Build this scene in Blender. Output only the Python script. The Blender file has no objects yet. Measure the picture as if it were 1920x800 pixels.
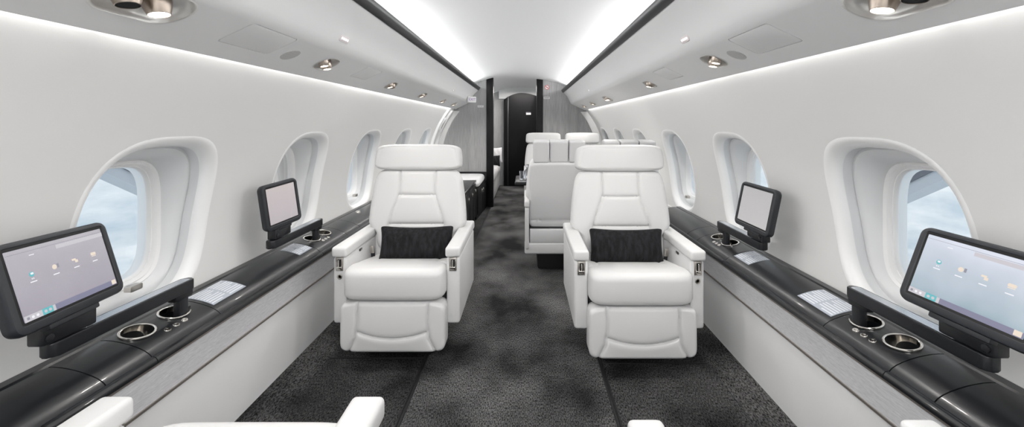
import bpy, bmesh, math, random
from mathutils import Matrix, Vector
random.seed(5)
C = bpy.context.scene
COL = C.collection
PI = math.pi
CX, CZ, F = .045, 1.17, 760.0     # camera x, height, focal length in pixels

# ------------------------------------------------------------------ materials
MATS = {}
def mat(name, col, rough=.5, metal=0, bump=None, spec=.5, coat=0, sheen=0, emit=None, estr=0):
    m = bpy.data.materials.new(name); m.use_nodes = True
    b = m.node_tree.nodes['Principled BSDF']
    b.inputs['Base Color'].default_value = (*col, 1)
    b.inputs['Roughness'].default_value = rough
    b.inputs['Metallic'].default_value = metal
    b.inputs['Specular IOR Level'].default_value = spec
    b.inputs['Coat Weight'].default_value = coat
    b.inputs['Sheen Weight'].default_value = sheen
    if emit:
        b.inputs['Emission Color'].default_value = (*emit, 1); b.inputs['Emission Strength'].default_value = estr
    if bump:
        sc, st, dist, stretch = bump
        nt = m.node_tree; n = nt.nodes; l = nt.links
        tc = n.new('ShaderNodeTexCoord'); mp = n.new('ShaderNodeMapping'); mp.inputs['Scale'].default_value = stretch
        no = n.new('ShaderNodeTexNoise'); no.inputs['Scale'].default_value = sc; no.inputs['Detail'].default_value = 4
        bp = n.new('ShaderNodeBump'); bp.inputs['Strength'].default_value = st; bp.inputs['Distance'].default_value = dist
        l.new(tc.outputs['Object'], mp.inputs['Vector']); l.new(mp.outputs['Vector'], no.inputs['Vector'])
        l.new(no.outputs['Fac'], bp.inputs['Height']); l.new(bp.outputs['Normal'], b.inputs['Normal'])
    MATS[name] = m
    return m

def noise_mix(m, c1, c2, scale, stretch=(1, 1, 1), lo=.35, hi=.65, detail=5, c3=None, scale2=None, stretch2=(1, 1, 1), amt2=.5, blend='MIX', lo2=.3, hi2=.7):
    nt = m.node_tree; n = nt.nodes; l = nt.links; b = n['Principled BSDF']
    tc = n.new('ShaderNodeTexCoord')
    def noise(sc, st, a, z):
        mp = n.new('ShaderNodeMapping'); mp.inputs['Scale'].default_value = st
        no = n.new('ShaderNodeTexNoise'); no.inputs['Scale'].default_value = sc; no.inputs['Detail'].default_value = detail
        l.new(tc.outputs['Object'], mp.inputs['Vector']); l.new(mp.outputs['Vector'], no.inputs['Vector'])
        mr = n.new('ShaderNodeMapRange'); mr.inputs['From Min'].default_value = a; mr.inputs['From Max'].default_value = z
        l.new(no.outputs['Fac'], mr.inputs['Value']); return mr.outputs['Result']
    f = noise(scale, stretch, lo, hi)
    mx = n.new('ShaderNodeMix'); mx.data_type = 'RGBA'
    mx.inputs[6].default_value = (*c1, 1); mx.inputs[7].default_value = (*c2, 1); l.new(f, mx.inputs[0])
    out = mx.outputs[2]
    if scale2:
        g = noise(scale2, stretch2, lo2, hi2)
        m2 = n.new('ShaderNodeMix'); m2.data_type = 'RGBA'; m2.blend_type = 'MULTIPLY'; m2.inputs[0].default_value = amt2
        cr = n.new('ShaderNodeCombineColor')
        for k in range(3): l.new(g, cr.inputs[k])
        l.new(out, m2.inputs[6]); l.new(cr.outputs[0], m2.inputs[7]); out = m2.outputs[2]
    l.new(out, b.inputs['Base Color'])

mat('wall_white', (.80, .797, .788), .55, bump=(260, .04, .002, (1, 1, 1)))
mat('panel_white', (.82, .82, .82), .42)
mat('rim_white', (.95, .95, .95), .35)
mat('recess_white', (.80, .81, .82), .4)
mat('ceiling_white', (.84, .845, .845), .6)
mat('lower_white', (.93, .93, .93), .45)
mat('leather', (.74, .738, .738), .42, bump=(420, .10, .0012, (1, 1, 1)))
mat('leather_grey', (.70, .70, .705), .45, bump=(420, .10, .0012, (1, 1, 1)))
mat('ledge_black', (.008, .009, .011), .30, coat=.15)
mat('trim_black', (.022, .023, .026), .35)
mat('gloss_black', (.005, .005, .006), .35, spec=.3)
mat('plastic_black', (.010, .011, .014), .36)
mat('plastic_dark', (.016, .018, .023), .45)
mat('satin_metal', (.62, .65, .70), .22, metal=.9)
mat('gap_black', (.004, .004, .004), .8)
mat('base_black', (.01, .01, .011), .6)
mat('chrome', (.80, .77, .73), .16, metal=1)
mat('steel', (.60, .57, .53), .28, metal=1)
mat('nozzle_metal', (.42, .36, .31), .30, metal=1, bump=(60, .25, .002, (1, 1, .05)))
mat('bright_dish', (.74, .73, .71), .28, metal=.35)
mat('bronze_strip', (.30, .27, .25), .35, metal=.6)
mat('lamp', (1, .9, .8), .5, emit=(1, .86, .72), estr=9)
mat('led', (1, .95, .95), .5, emit=(1, .93, .93), estr=2.2)
mat('led_lens', (.80, .74, .74), .4)
mat('placard', (.40, .43, .49), .35)
mat('print_white', (.70, .72, .76), .4)
mat('sign_white', (.80, .80, .80), .5)
mat('ink', (.16, .17, .2), .6)
mat('ink_white', (.6, .62, .68), .5)
mat('ink_purple', (.22, .08, .35), .5)
mat('ink_red', (.6, .05, .04), .5)
mat('speaker_grey', (.54, .54, .53), .7)
mat('groove_grey', (.33, .33, .33), .7)
mat('pillow_black', (.010, .010, .012), .75, sheen=.35, bump=(90, .9, .006, (1, 1, .35)))
mat('cloth_white', (.74, .74, .75), .8, bump=(14, .6, .02, (1, 1, 1)))
mat('wing_grey', (.12, .13, .16), .5)
mat('wing_light', (.50, .53, .57), .4)
mat('window_rubber', (.50, .50, .50), .6)
m = mat('velvet', (.01, .01, .012), .8, sheen=.08, spec=.3, bump=(120, .8, .004, (1, 1, .3)))
m.node_tree.nodes['Principled BSDF'].inputs['Sheen Roughness'].default_value = .35
noise_mix(m, (.004, .004, .005), (.016, .016, .019), 60, (1, 1, .25), .4, .65)
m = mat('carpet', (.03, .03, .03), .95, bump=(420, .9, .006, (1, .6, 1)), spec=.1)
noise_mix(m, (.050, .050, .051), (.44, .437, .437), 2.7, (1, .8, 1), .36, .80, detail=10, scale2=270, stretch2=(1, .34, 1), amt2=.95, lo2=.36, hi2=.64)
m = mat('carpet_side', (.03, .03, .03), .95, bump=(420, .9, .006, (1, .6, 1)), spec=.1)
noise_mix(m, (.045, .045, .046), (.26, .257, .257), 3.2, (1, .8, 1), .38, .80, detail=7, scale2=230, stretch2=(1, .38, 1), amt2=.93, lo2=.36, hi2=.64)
m = mat('textile', (.5, .5, .52), .85)
noise_mix(m, (.60, .60, .62), (.80, .80, .82), 210, (.3, .3, 4), .3, .7, scale2=60, stretch2=(1, .4, 6), amt2=.18)
m = mat('bulkhead_cloth', (.3, .3, .3), .75)
noise_mix(m, (.36, .36, .36), (.50, .50, .50), 120, (1, 1, .05), .3, .7, scale2=18, stretch2=(1, 1, .05), amt2=.18)
# screens
def screen_mat(name, ctop, cbot, k=1.0):
    m = mat(name, (.02, .02, .02), .25); nt = m.node_tree; n = nt.nodes; l = nt.links; b = n['Principled BSDF']
    tc = n.new('ShaderNodeTexCoord'); sp = n.new('ShaderNodeSeparateXYZ'); no = n.new('ShaderNodeTexNoise'); no.inputs['Scale'].default_value = 9
    l.new(tc.outputs['Object'], sp.inputs[0]); l.new(tc.outputs['Object'], no.inputs['Vector'])
    mr = n.new('ShaderNodeMapRange'); mr.inputs['From Min'].default_value = -.07; mr.inputs['From Max'].default_value = .08
    ad = n.new('ShaderNodeMath'); ad.operation = 'MULTIPLY_ADD'; ad.inputs[1].default_value = .12; l.new(no.outputs['Fac'], ad.inputs[0]); l.new(sp.outputs['Z'], ad.inputs[2])
    sb = n.new('ShaderNodeMath'); sb.operation = 'SUBTRACT'; sb.inputs[1].default_value = .06; l.new(ad.outputs[0], sb.inputs[0]); l.new(sb.outputs[0], mr.inputs['Value'])
    mx = n.new('ShaderNodeMix'); mx.data_type = 'RGBA'; mx.inputs[6].default_value = (*cbot, 1); mx.inputs[7].default_value = (*ctop, 1)
    l.new(mr.outputs['Result'], mx.inputs[0]); l.new(mx.outputs[2], b.inputs['Emission Color']); b.inputs['Emission Strength'].default_value = k
screen_mat('screen_mauve', (.40, .38, .42), (.30, .28, .33))
screen_mat('screen_blue', (.62, .65, .74), (.24, .33, .39))
screen_mat('screen_pink', (.48, .43, .43), (.42, .38, .40))
screen_mat('screen_grey', (.40, .39, .40), (.44, .43, .43))
for nm, c in dict(ui_teal=(.10, .42, .46), ui_cream=(.72, .62, .52), ui_white=(.75, .76, .80), ui_bar=(.17, .17, .26), ui_dark=(.22, .22, .27), ui_light=(.50, .48, .52)).items():
    mat(nm, (.02, .02, .02), .4, emit=c, estr=1)
# window glass: clear, with a fresnel reflection
m = bpy.data.materials.new('glass'); m.use_nodes = True; nt = m.node_tree; nt.nodes.clear(); n = nt.nodes
o_ = n.new('ShaderNodeOutputMaterial'); t_ = n.new('ShaderNodeBsdfTransparent'); t_.inputs[0].default_value = (.93, .95, .97, 1)
g_ = n.new('ShaderNodeBsdfGlossy'); g_.inputs['Roughness'].default_value = .03; fr = n.new('ShaderNodeFresnel'); fr.inputs[0].default_value = 1.25; mx = n.new('ShaderNodeMixShader')
nt.links.new(fr.outputs[0], mx.inputs[0]); nt.links.new(t_.outputs[0], mx.inputs[1]); nt.links.new(g_.outputs[0], mx.inputs[2]); nt.links.new(mx.outputs[0], o_.inputs[0])
MATS['glass'] = m
m = mat('crystal', (.95, .97, 1), .03); m.node_tree.nodes['Principled BSDF'].inputs['Transmission Weight'].default_value = 1

# ------------------------------------------------------------------ helpers
def finish(name, bm, m, parent=None, sharp=38, merge=True):
    if merge: bmesh.ops.remove_doubles(bm, verts=bm.verts, dist=1e-5)
    bmesh.ops.recalc_face_normals(bm, faces=bm.faces)
    me = bpy.data.meshes.new(name); bm.to_mesh(me); bm.free()
    for q in (m if isinstance(m, (list, tuple)) else [m]): me.materials.append(MATS[q])
    me.shade_smooth(); me.set_sharp_from_angle(angle=math.radians(sharp))
    o = bpy.data.objects.new(name, me); COL.objects.link(o)
    if parent: o.parent = parent
    return o
def tag(o, label=None, cat=None, group=None, kind=None):
    if label: o['label'] = label
    if cat: o['category'] = cat
    if group: o['group'] = group
    if kind: o['kind'] = kind
    return o
def thing(name, label, cat, loc=(0, 0, 0), rz=0, group=None):
    o = bpy.data.objects.new(name, None); COL.objects.link(o); o.location = loc; o.rotation_euler = (0, 0, rz)
    o.empty_display_size = .1
    return tag(o, label, cat, group)
def clone(root, loc=None, rz=None, label=None, group=None):
    def rec(o, par):
        c = o.copy(); COL.objects.link(c); c.parent = par
        for ch in list(o.children): rec(ch, c)
        return c
    r = rec(root, root.parent)
    if loc is not None: r.location = loc
    if rz is not None: r.rotation_euler = (0, 0, rz)
    if label: r['label'] = label
    if group: r['group'] = group
    return r
B = bmesh.new
def rbox(bm, x0, x1, y0, y1, z0, z1, bev=0, seg=3, M=None, mi=0):
    r = bmesh.ops.create_cube(bm, size=1); vs = r['verts']
    for v in vs:
        v.co = Vector((x0 + (v.co.x + .5) * (x1 - x0), y0 + (v.co.y + .5) * (y1 - y0), z0 + (v.co.z + .5) * (z1 - z0)))
    fs = list({f for v in vs for f in v.link_faces})
    for f in fs: f.material_index = mi
    if bev > 0:
        es = list({e for v in vs for e in v.link_edges})
        r2 = bmesh.ops.bevel(bm, geom=es, offset=bev, segments=seg, profile=.5, affect='EDGES')
        vs = list({v for f in r2['faces'] for v in f.verts} | {v for v in vs if v.is_valid})
    if M is not None: bmesh.ops.transform(bm, matrix=M, verts=[v for v in vs if v.is_valid])
    return vs
def prism(bm, pts, h0, h1, M=None, mi=0, bev=0, seg=2):
    """closed polygon pts (a,b) extruded in c from h0 to h1; default axes a=x,b=y,c=z"""
    M = M or Matrix()
    lo = [bm.verts.new(M @ Vector((a, b, h0))) for a, b in pts]; hi = [bm.verts.new(M @ Vector((a, b, h1))) for a, b in pts]
    fs = [bm.faces.new(lo[::-1]), bm.faces.new(hi)]
    n = len(pts)
    for i in range(n): fs.append(bm.faces.new((lo[i], lo[(i + 1) % n], hi[(i + 1) % n], hi[i])))
    for f in fs: f.material_index = mi
    if bev: bmesh.ops.bevel(bm, geom=list(fs[0].edges) + list(fs[1].edges), offset=bev, segments=seg, profile=.5, affect='EDGES')
YX = Matrix(((1, 0, 0, 0), (0, 0, 1, 0), (0, 1, 0, 0), (0, 0, 0, 1)))   # (a,b,c) -> x=a, z=b, y=c
def sheet(bm, prof, ys, mi=0):
    """open profile (x,z) swept along the given y stations"""
    rows = [[bm.verts.new((x, y, z)) for x, z in prof] for y in ys]
    for i in range(len(ys) - 1):
        for j in range(len(prof) - 1):
            bm.faces.new((rows[i][j], rows[i][j + 1], rows[i + 1][j + 1], rows[i + 1][j])).material_index = mi
def rrect(hw, hh, r, n=6):
    p = []
    for cx, cy, a0 in ((hw - r, hh - r, 0), (-hw + r, hh - r, 90), (-hw + r, -hh + r, 180), (hw - r, -hh + r, 270)):
        for k in range(n + 1):
            a = math.radians(a0 + 90 * k / n); p.append((cx + r * math.cos(a), cy + r * math.sin(a)))
    return p
def circ(r, n=32): return [(r * math.cos(2 * PI * k / n), r * math.sin(2 * PI * k / n)) for k in range(n)]
def lathe(bm, prof, n=32, M=None, mi=0, caps=True):
    M = M or Matrix(); rows = []
    for r, z in prof: rows.append([bm.verts.new(M @ Vector((r * math.cos(2 * PI * k / n), r * math.sin(2 * PI * k / n), z))) for k in range(n)])
    for a, b in zip(rows, rows[1:]):
        for k in range(n): bm.faces.new((a[k], a[(k + 1) % n], b[(k + 1) % n], b[k])).material_index = mi
    if caps:
        bm.faces.new(rows[0][::-1]).material_index = mi; bm.faces.new(rows[-1]).material_index = mi
def cut(o, cutters):
    """carve the cutter meshes out of o and bake the result"""
    for c in cutters:
        md = o.modifiers.new('cut', 'BOOLEAN'); md.operation = 'DIFFERENCE'; md.solver = 'EXACT'; md.object = c
    bpy.context.view_layer.update()
    dg = bpy.context.evaluated_depsgraph_get()
    me = bpy.data.meshes.new_from_object(o.evaluated_get(dg))
    o.modifiers.clear(); old = o.data; nm = old.name; o.data = me; bpy.data.meshes.remove(old); me.name = nm
    for c in cutters:
        cm = c.data; bpy.data.objects.remove(c); bpy.data.meshes.remove(cm)
    me.shade_smooth(); me.set_sharp_from_angle(angle=math.radians(30))
def seg_dist(a, b, P, Q):
    dx, dy = Q[0] - P[0], Q[1] - P[1]; L = dx * dx + dy * dy
    t = max(0, min(1, ((a - P[0]) * dx + (b - P[1]) * dy) / L)) if L else 0
    return math.hypot(a - P[0] - t * dx, b - P[1] - t * dy)
def pad(bm, hw, hh, T, Tb, R, M=None, m=8, grooves=(), puff=0, N=44, wf=None, shape=None, gd=.006, gw=.0055, mi=0, bfun=None):
    """upholstered pad: a lateral, b vertical, c towards the sitter; rounded edge radius R, stitched grooves"""
    M = M or Matrix()
    ts = []
    for i in range(N + 1):
        t = -1 + 2 * i / N; ts.append(math.copysign(1 - (1 - abs(t)) ** 1.35, t))
    front, back = {}, {}
    for i, u in enumerate(ts):
        for j, v in enumerate(ts):
            r = max(abs(u), abs(v)); au, av = abs(u), abs(v)
            k = r / ((au ** m + av ** m) ** (1 / m)) if r > 1e-6 else 1
            uu, vv = u * k, v * k
            a = uu * hw * (wf(vv) if wf else 1); b = vv * hh * (bfun(uu) if bfun else 1)
            q = 8; w_ = (hw * au ** q + hh * av ** q) / (au ** q + av ** q) if r > 1e-6 else hh
            d = (1 - r) * w_
            e = lambda RR: (RR - math.sqrt(max(0, RR * RR - (RR - d) ** 2))) if d < RR else 0
            c = T - e(R) + puff * (1 - uu * uu) * (1 - vv * vv)
            for g in grooves:
                dd = min(seg_dist(a, b, g[x], g[x + 1]) for x in range(len(g) - 1))
                if dd < .03: c -= gd * math.exp(-(dd / gw) ** 2) + gd * .5 * math.exp(-(dd / (gw * 2.8)) ** 2)
            cb = -Tb + e(min(R, Tb * .9))
            if shape: a, b, c, cb = shape(a, b, c, cb)
            front[i, j] = bm.verts.new(M @ Vector((a, b, c))); back[i, j] = bm.verts.new(M @ Vector((a, b, cb)))
    for i in range(N):
        for j in range(N):
            bm.faces.new((front[i, j], front[i + 1, j], front[i + 1, j + 1], front[i, j + 1])).material_index = mi
            bm.faces.new((back[i, j], back[i, j + 1], back[i + 1, j + 1], back[i + 1, j])).material_index = mi
    ring = [(i, 0) for i in range(N)] + [(N, j) for j in range(N)] + [(i, N) for i in range(N, 0, -1)] + [(0, j) for j in range(N, 0, -1)]
    for p, q in zip(ring, ring[1:] + ring[:1]):
        bm.faces.new((front[p], back[p], back[q], front[q])).material_index = mi
# (a,b,c) of a pad facing -Y: a=x, b=z, c=-y
def facing(x, y, z, tilt=0, yaw=0):
    return Matrix.Translation((x, y, z)) @ Matrix.Rotation(yaw, 4, 'Z') @ Matrix.Rotation(-tilt, 4, 'X') @ Matrix(((1, 0, 0, 0), (0, 0, -1, 0), (0, 1, 0, 0), (0, 0, 0, 1)))
def smoothstep(a, b, x):
    t = max(0, min(1, (x - a) / (b - a))); return t * t * (3 - 2 * t)

# ------------------------------------------------------------------ cabin shell
RW, ZC = 1.245, .6
def W(z): return math.sqrt(max(0, RW * RW - (z - ZC) ** 2))
Y0, Y1 = -2.0, 7.85
Z0, Z1 = .47, 1.45
WZ, WHW, WHH = .822, .225, .277
PITCH = .895
YC = {-1: [1.372 + PITCH * n for n in range(5)], 1: [1.30 + PITCH * n for n in range(6)]}
def se(u, v, hw, hh, m):
    r = (abs(u) ** m + abs(v) ** m) ** (1 / m); return u / r * hw, v / r * hh
NS = 14
def cell_ring():
    p = []
    for k in range(NS): p.append((-1 + 2 * k / NS, -1))
    for k in range(NS): p.append((1, -1 + 2 * k / NS))
    for k in range(NS): p.append((1 - 2 * k / NS, 1))
    for k in range(NS): p.append((-1, 1 - 2 * k / NS))
    return p
RING = cell_ring()
zs = [Z0 + (Z1 - Z0) * k / NS for k in range(NS + 1)]
WM = 3.1
def build_wall(s):
    bm = B()
    for yc in YC[s]:
        rows = []
        for t in (0, .2, .4, .6, .8, .92, 1):
            row = []
            for u, v in RING:
                oy, oz = yc + u * PITCH / 2, (Z0 + Z1) / 2 + v * (Z1 - Z0) / 2
                hy, hz = se(u, v, WHW + .030, WHH + .030, WM); hy += yc; hz += WZ
                y, z = oy + (hy - oy) * t, oz + (hz - oz) * t
                row.append(bm.verts.new((s * W(z), y, z)))
            rows.append(row)
        n = len(RING)
        for a, b in zip(rows, rows[1:]):
            for k in range(n): bm.faces.new((a[k], a[(k + 1) % n], b[(k + 1) % n], b[k]))
    ya, yb = YC[s][0] - PITCH / 2, YC[s][-1] + PITCH / 2
    for q0, q1 in ((Y0, ya), (yb, Y1)):
        sheet(bm, [(s * W(z), z) for z in zs], [q0 + (q1 - q0) * k / 4 for k in range(5)])
    side = 'left' if s < 0 else 'right'
    w = finish('wall_' + side, bm, 'wall_white', sharp=60)
    tag(w, f'curved white cabin sidewall with the {side} row of oval windows', 'wall', kind='structure')
    # lower fixed panel, textile band, metal strips
    YE = 3.12 if s > 0 else 6.1
    bm = B(); prism(bm, [(s * 1.062, .03), (s * 1.052, .35), (s * 1.07, .35), (s * 1.08, .03)], Y0, YE, YX)
    if s > 0: prism(bm, [(s * 1.175, -.005), (s * 1.225, .50), (s * 1.240, .50), (s * 1.19, -.005)], YE, Y1, YX); prism(bm, [(1.052, 0), (1.052, .50), (1.22, .50), (1.175, 0)], YE - .01, YE, YX)
    else: sheet(bm, [(-1.062, .03), (-1.052, .35)], [YE, Y1])
    finish('lower_panel', bm, 'lower_white', w)
    bm = B(); prism(bm, [(s * 1.0505, .352), (s * 1.0485, .352), (s * 1.0385, .462), (s * 1.0605, .462)], Y0, YE, YX); finish('textile_band', bm, 'textile', w)
    bm = B(); prism(bm, [(s * 1.0495, .345), (s * 1.0450, .346), (s * 1.0445, .354), (s * 1.0495, .355)], Y0, YE, YX)
    prism(bm, [(s * 1.0405, .460), (s * 1.0350, .461), (s * 1.0350, .467), (s * 1.0405, .467)], Y0, YE, YX); finish('metal_strip', bm, 'bronze_strip', w)
    return w
build_wall(-1); build_wall(1)

def build_window(s, yc, n):
    side = 'left' if s < 0 else 'right'
    bm = B(); K = 72
    #      dw      outboard   exponent
    prof = [(.030, -.0002, WM), (.024, -.001, WM), (.016, .0005, WM), (.008, .005, WM), (.001, .013, WM), (-.004, .025, WM), (-.005, .040, WM), (.001, .058, WM), (-.002, .078, WM), (-.012, .072, WM)]
    rows = []
    def row(hw, hh, off, m, zc=WZ, flat=0):
        r = []
        for k in range(K):
            a = 2 * PI * k / K; y, z = se(math.cos(a), math.sin(a), hw, hh, m)
            zz = zc + z; x = (1 - flat) * W(zz) + flat * 1.245 + off
            r.append(bm.verts.new((s * x, yc + y, zz)))
        rows.append(r)
    for d, off, m_ in prof: row(WHW + d, WHH + d, off, m_)
    # reveal slopes in to the pane surround
    row(.202, .252, .066, 3.3, WZ, .15)
    row(.185, .238, .070, 3.8, WZ, .4)
    row(.170, .228, .082, 4.0, WZ, .8)
    row(.163, .222, .090, 4.2, WZ, 1)
    for a, b in zip(rows, rows[1:]):
        for k in range(K): bm.faces.new((a[k], a[(k + 1) % K], b[(k + 1) % K], b[k]))
    lip = [f for f in bm.faces if max(abs(abs(v.co.x) - W(v.co.z)) for v in f.verts) < .045]
    for f in bm.faces: f.material_index = 1
    for f in lip: f.material_index = 0
    w = finish('window_%d' % n, bm, ['rim_white', 'recess_white'], sharp=50)
    tag(w, f'deep oval cabin window number {n} in the {side} sidewall' if False else
        ('%s oval window in the %s sidewall%s' % (['first', 'second', 'third', 'fourth', 'fifth', 'sixth'][(n - 1) if s < 0 else n - 6], side, ', counted from the camera')), 'window', kind='structure')
    bm = B(); rows = []
    def row2(hw, hh, x, m):
        r = []
        for k in range(K):
            a = 2 * PI * k / K; y, z = se(math.cos(a), math.sin(a), hw, hh, m); r.append(bm.verts.new((s * x, yc + y, WZ + z)))
        rows.append(r)
    for hw, hh, x in ((.164, .223, 1.336), (.160, .219, 1.332), (.156, .215, 1.337), (.153, .212, 1.341), (.150, .209, 1.338), (.147, .206, 1.343), (.144, .203, 1.352), (.141, .200, 1.352), (.138, .197, 1.362), (.138, .197, 1.40)): row2(hw, hh, x, 4.2)
    for a, b in zip(rows, rows[1:]):
        for k in range(K): bm.faces.new((a[k], a[(k + 1) % K], b[(k + 1) % K], b[k]))
    finish('frame', bm, 'rim_white', w, sharp=60)
    bm = B()
    for x in (1.366, 1.370):
        bm.faces.new([bm.verts.new((s * x, yc + y, WZ + z)) for y, z in [se(math.cos(2 * PI * k / K), math.sin(2 * PI * k / K), .139, .198, 4.2) for k in range(K)]])
    finish('pane', bm, 'glass', w, merge=False)
    # shade switch on the lower lip: grey plate, two arrow buttons
    bm = B(); zz = WZ - WHH + .045; xx = W(zz) + .045
    M = Matrix.Translation((s * (xx + .0), yc, zz + .028)) @ Matrix.Rotation(s * PI / 2, 4, 'Z') @ Matrix.Rotation(math.radians(90), 4, 'X')
    prism(bm, rrect(.021, .0095, .003), -.02, .004, M, 0, .001)
    for dx in (-.0095, .0095): prism(bm, rrect(.0065, .006, .0015), .004, .0055, M, 1)
    for dx, sg in ((-.0095, 1), (.0095, -1)):
        for f in (0,): prism(bm, [(dx - .003, -.002 * sg), (dx + .003, -.002 * sg), (dx, .003 * sg)][::sg], .0056, .0064, M, 2)
    finish('shade_switch', bm, ['steel', 'plastic_black', 'ink_white'], w)
k = 1
for s in (-1, 1):
    for yc in YC[s]: build_window(s, yc, k); k += 1

# floor
bm = B(); NX = 1
for a, b in ((-.935, .935),):
    sheet(bm, [(-.935, 0), (-.452, 0), (.412, 0), (.935, 0)], [Y0, 0, 2, 4, 6, Y1])
sheet(bm, [(.935, 0), (1.19, 0)], [3.12, 6, Y1])
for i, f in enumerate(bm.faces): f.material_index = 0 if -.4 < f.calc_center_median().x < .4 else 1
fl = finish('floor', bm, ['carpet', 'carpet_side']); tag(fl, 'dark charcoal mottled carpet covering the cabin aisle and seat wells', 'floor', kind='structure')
for s in (-1, 1):
    bm = B(); prism(bm, [(s * .937, -.01), (s * .937, .004), (s * .945, .008), (s * 1.066, .041), (s * 1.066, -.01)], Y0, 6.15 if s < 0 else 3.12, YX)
    tag(finish('baseboard_' + ('left' if s < 0 else 'right'), bm, 'carpet_side'), 'sloped charcoal carpet edge below the white %s side panel' % ('left' if s < 0 else 'right'), 'baseboard', kind='structure')
for i, x in enumerate((-.452, .412)):
    bm = B()
    sheet(bm, [(x - .011, 0), (x - .008, .004), (x - .003, .0045), (x - .0015, .001), (x + .0015, .001), (x + .003, .0045), (x + .008, .004), (x + .011, 0)], [Y0, 0, 2, 4, 6])
    t_ = finish('trim_%d' % (1 + i), bm, 'base_black'); tag(t_, 'dark carpet seam track running along the %s edge of the aisle' % ('left' if i == 0 else 'right'), 'trim', kind='structure')
for i, (x0, x1, y) in enumerate(((-.935, -.469, 2.03), (.429, .935, 1.985))):
    bm = B(); rbox(bm, x0, x1, y - .004, y + .004, -.002, .004, .0015, 1)
    tag(finish('trim_%d' % (3 + i), bm, 'base_black'), 'cross seam in the carpet under the %s facing seat footrest' % ('left' if i == 0 else 'right'), 'trim', kind='structure')

# ceiling with overhead panels and rails
bm = B()
zc = lambda x: 1.872 - .235 * x * x - .10 * x ** 4
xs = [-.72 + 1.44 * k / 24 for k in range(25)]
sheet(bm, [(x, zc(x)) for x in xs], [Y0, 0, 2, 4, 6, Y1])
ceil = finish('ceiling', bm, 'ceiling_white', sharp=60); tag(ceil, 'smooth arched white ceiling glowing along its cove lit edges', 'ceiling', kind='structure')
YB = {-1: 5.74, 1: 6.18}
PA, PB = (.752, 1.474), (.943, 1.384)       # underside of overhead panel: crease and outer edge
def bin_solid(s):
    pts = [(.622, 1.652), (.640, 1.634), (.668, 1.606), (.690, 1.578), (.708, 1.545), (.722, 1.510), (.734, 1.488), (.752, 1.474), PB, (.946, 1.389), (.934, 1.40), (.875, 1.49), (.72, 1.66), (.66, 1.672), (.622, 1.668)]
    b_ = B(); prism(b_, [(s * x, z) for x, z in pts], Y0, YB[s], YX)
    return finish('overhead_panel', b_, 'panel_white', ceil, sharp=28)
bins = {s: bin_solid(s) for s in (-1, 1)}
for s in (-1, 1):
    b_ = B(); prism(b_, [(s * .621, 1.649), (s * .616, 1.651), (s * .603, 1.668), (s * .600, 1.672), (s * .594, 1.686), (s * .594, 1.694), (s * .600, 1.695), (s * .624, 1.670)], Y0, YB[s], YX)
    finish('rail', b_, 'trim_black', ceil)
def under(s, y, t, up=0):
    """matrix on the underside of the overhead panel: local x along +Y, local y across towards the wall, z out of the panel (down)"""
    ax = Vector((s * (PB[0] - PA[0]), 0, PB[1] - PA[1])); P = Vector((s * PA[0], y, PA[1])) + ax * t; ay = ax.normalized()
    yy = Vector((0, 1, 0)); nz = yy.cross(ay)
    if nz.z > 0: yy = -yy; nz = -nz
    P = P + nz * up
    return Matrix(((yy.x, ay.x, nz.x, P.x), (yy.y, ay.y, nz.y, P.y), (yy.z, ay.z, nz.z, P.z), (0, 0, 0, 1)))
def binface(s, y):
    a, b = Vector((s * .708, y, 1.545)), Vector((s * .722, y, 1.510)); ay = (b - a).normalized(); yy = Vector((0, 1, 0)); nz = yy.cross(ay)
    if nz.x * s > 0: yy = -yy; nz = -nz
    P = (a + b) / 2
    return Matrix(((yy.x, ay.x, nz.x, P.x), (yy.y, ay.y, nz.y, P.y), (yy.z, ay.z, nz.z, P.z), (0, 0, 0, 1)))
# reading light clusters: (side, y, t, sizeK, [(dx,dy,kind)])
clusters = [
 (-1, .925, .34, .105, .060, [(.030, 0, 'lamp'), (-.045, 0, 'air')]),
 (-1, 1.79, .42, .062, .050, [(-.026, -.004, 'lamp'), (.026, .010, 'lamp')]),
 (-1, 2.70, .50, .062, .042, [(-.02, 0, 'lamp'), (.03, 0, 'air')]),
 (-1, 3.55, .55, .062, .042, [(-.02, 0, 'lamp'), (.03, 0, 'air')]),
 (-1, 4.42, .55, .062, .042, [(-.02, 0, 'lamp'), (.03, 0, 'air')]),
 (-1, 5.10, .55, .062, .042, [(-.02, 0, 'lamp'), (.03, 0, 'air')]),
 (1, .865, .42, .105, .060, [(.030, 0, 'lamp'), (-.045, 0, 'air')]),
 (1, 1.70, .43, .062, .050, [(-.026, -.004, 'lamp'), (.026, .010, 'lamp')]),
 (1, 2.62, .50, .062, .042, [(.02, 0, 'lamp'), (-.03, 0, 'air')]),
 (1, 4.02, .55, .09, .05, [(-.05, 0, 'lamp'), (0, 0, 'lamp'), (.05, 0, 'lamp')]),
 (1, 4.90, .55, .062, .042, [(-.02, 0, 'lamp'), (.03, 0, 'air')]),
 (1, 5.60, .55, .062, .042, [(-.02, 0, 'lamp'), (.03, 0, 'air')]),
]
ORD = ['nearest', 'second', 'third', 'fourth', 'fifth', 'farthest']
cuts = {-1: [], 1: []}
for i, (s, y, t, hx, hy, items) in enumerate(clusters):
    M = under(s, y, t)
    sgn = M[1][0]
    b_ = B(); prism(b_, rrect(hx, hy, hy * .92, 8), -.030, .02, M); cuts[s].append(finish('cutter', b_, 'panel_white'))
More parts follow.
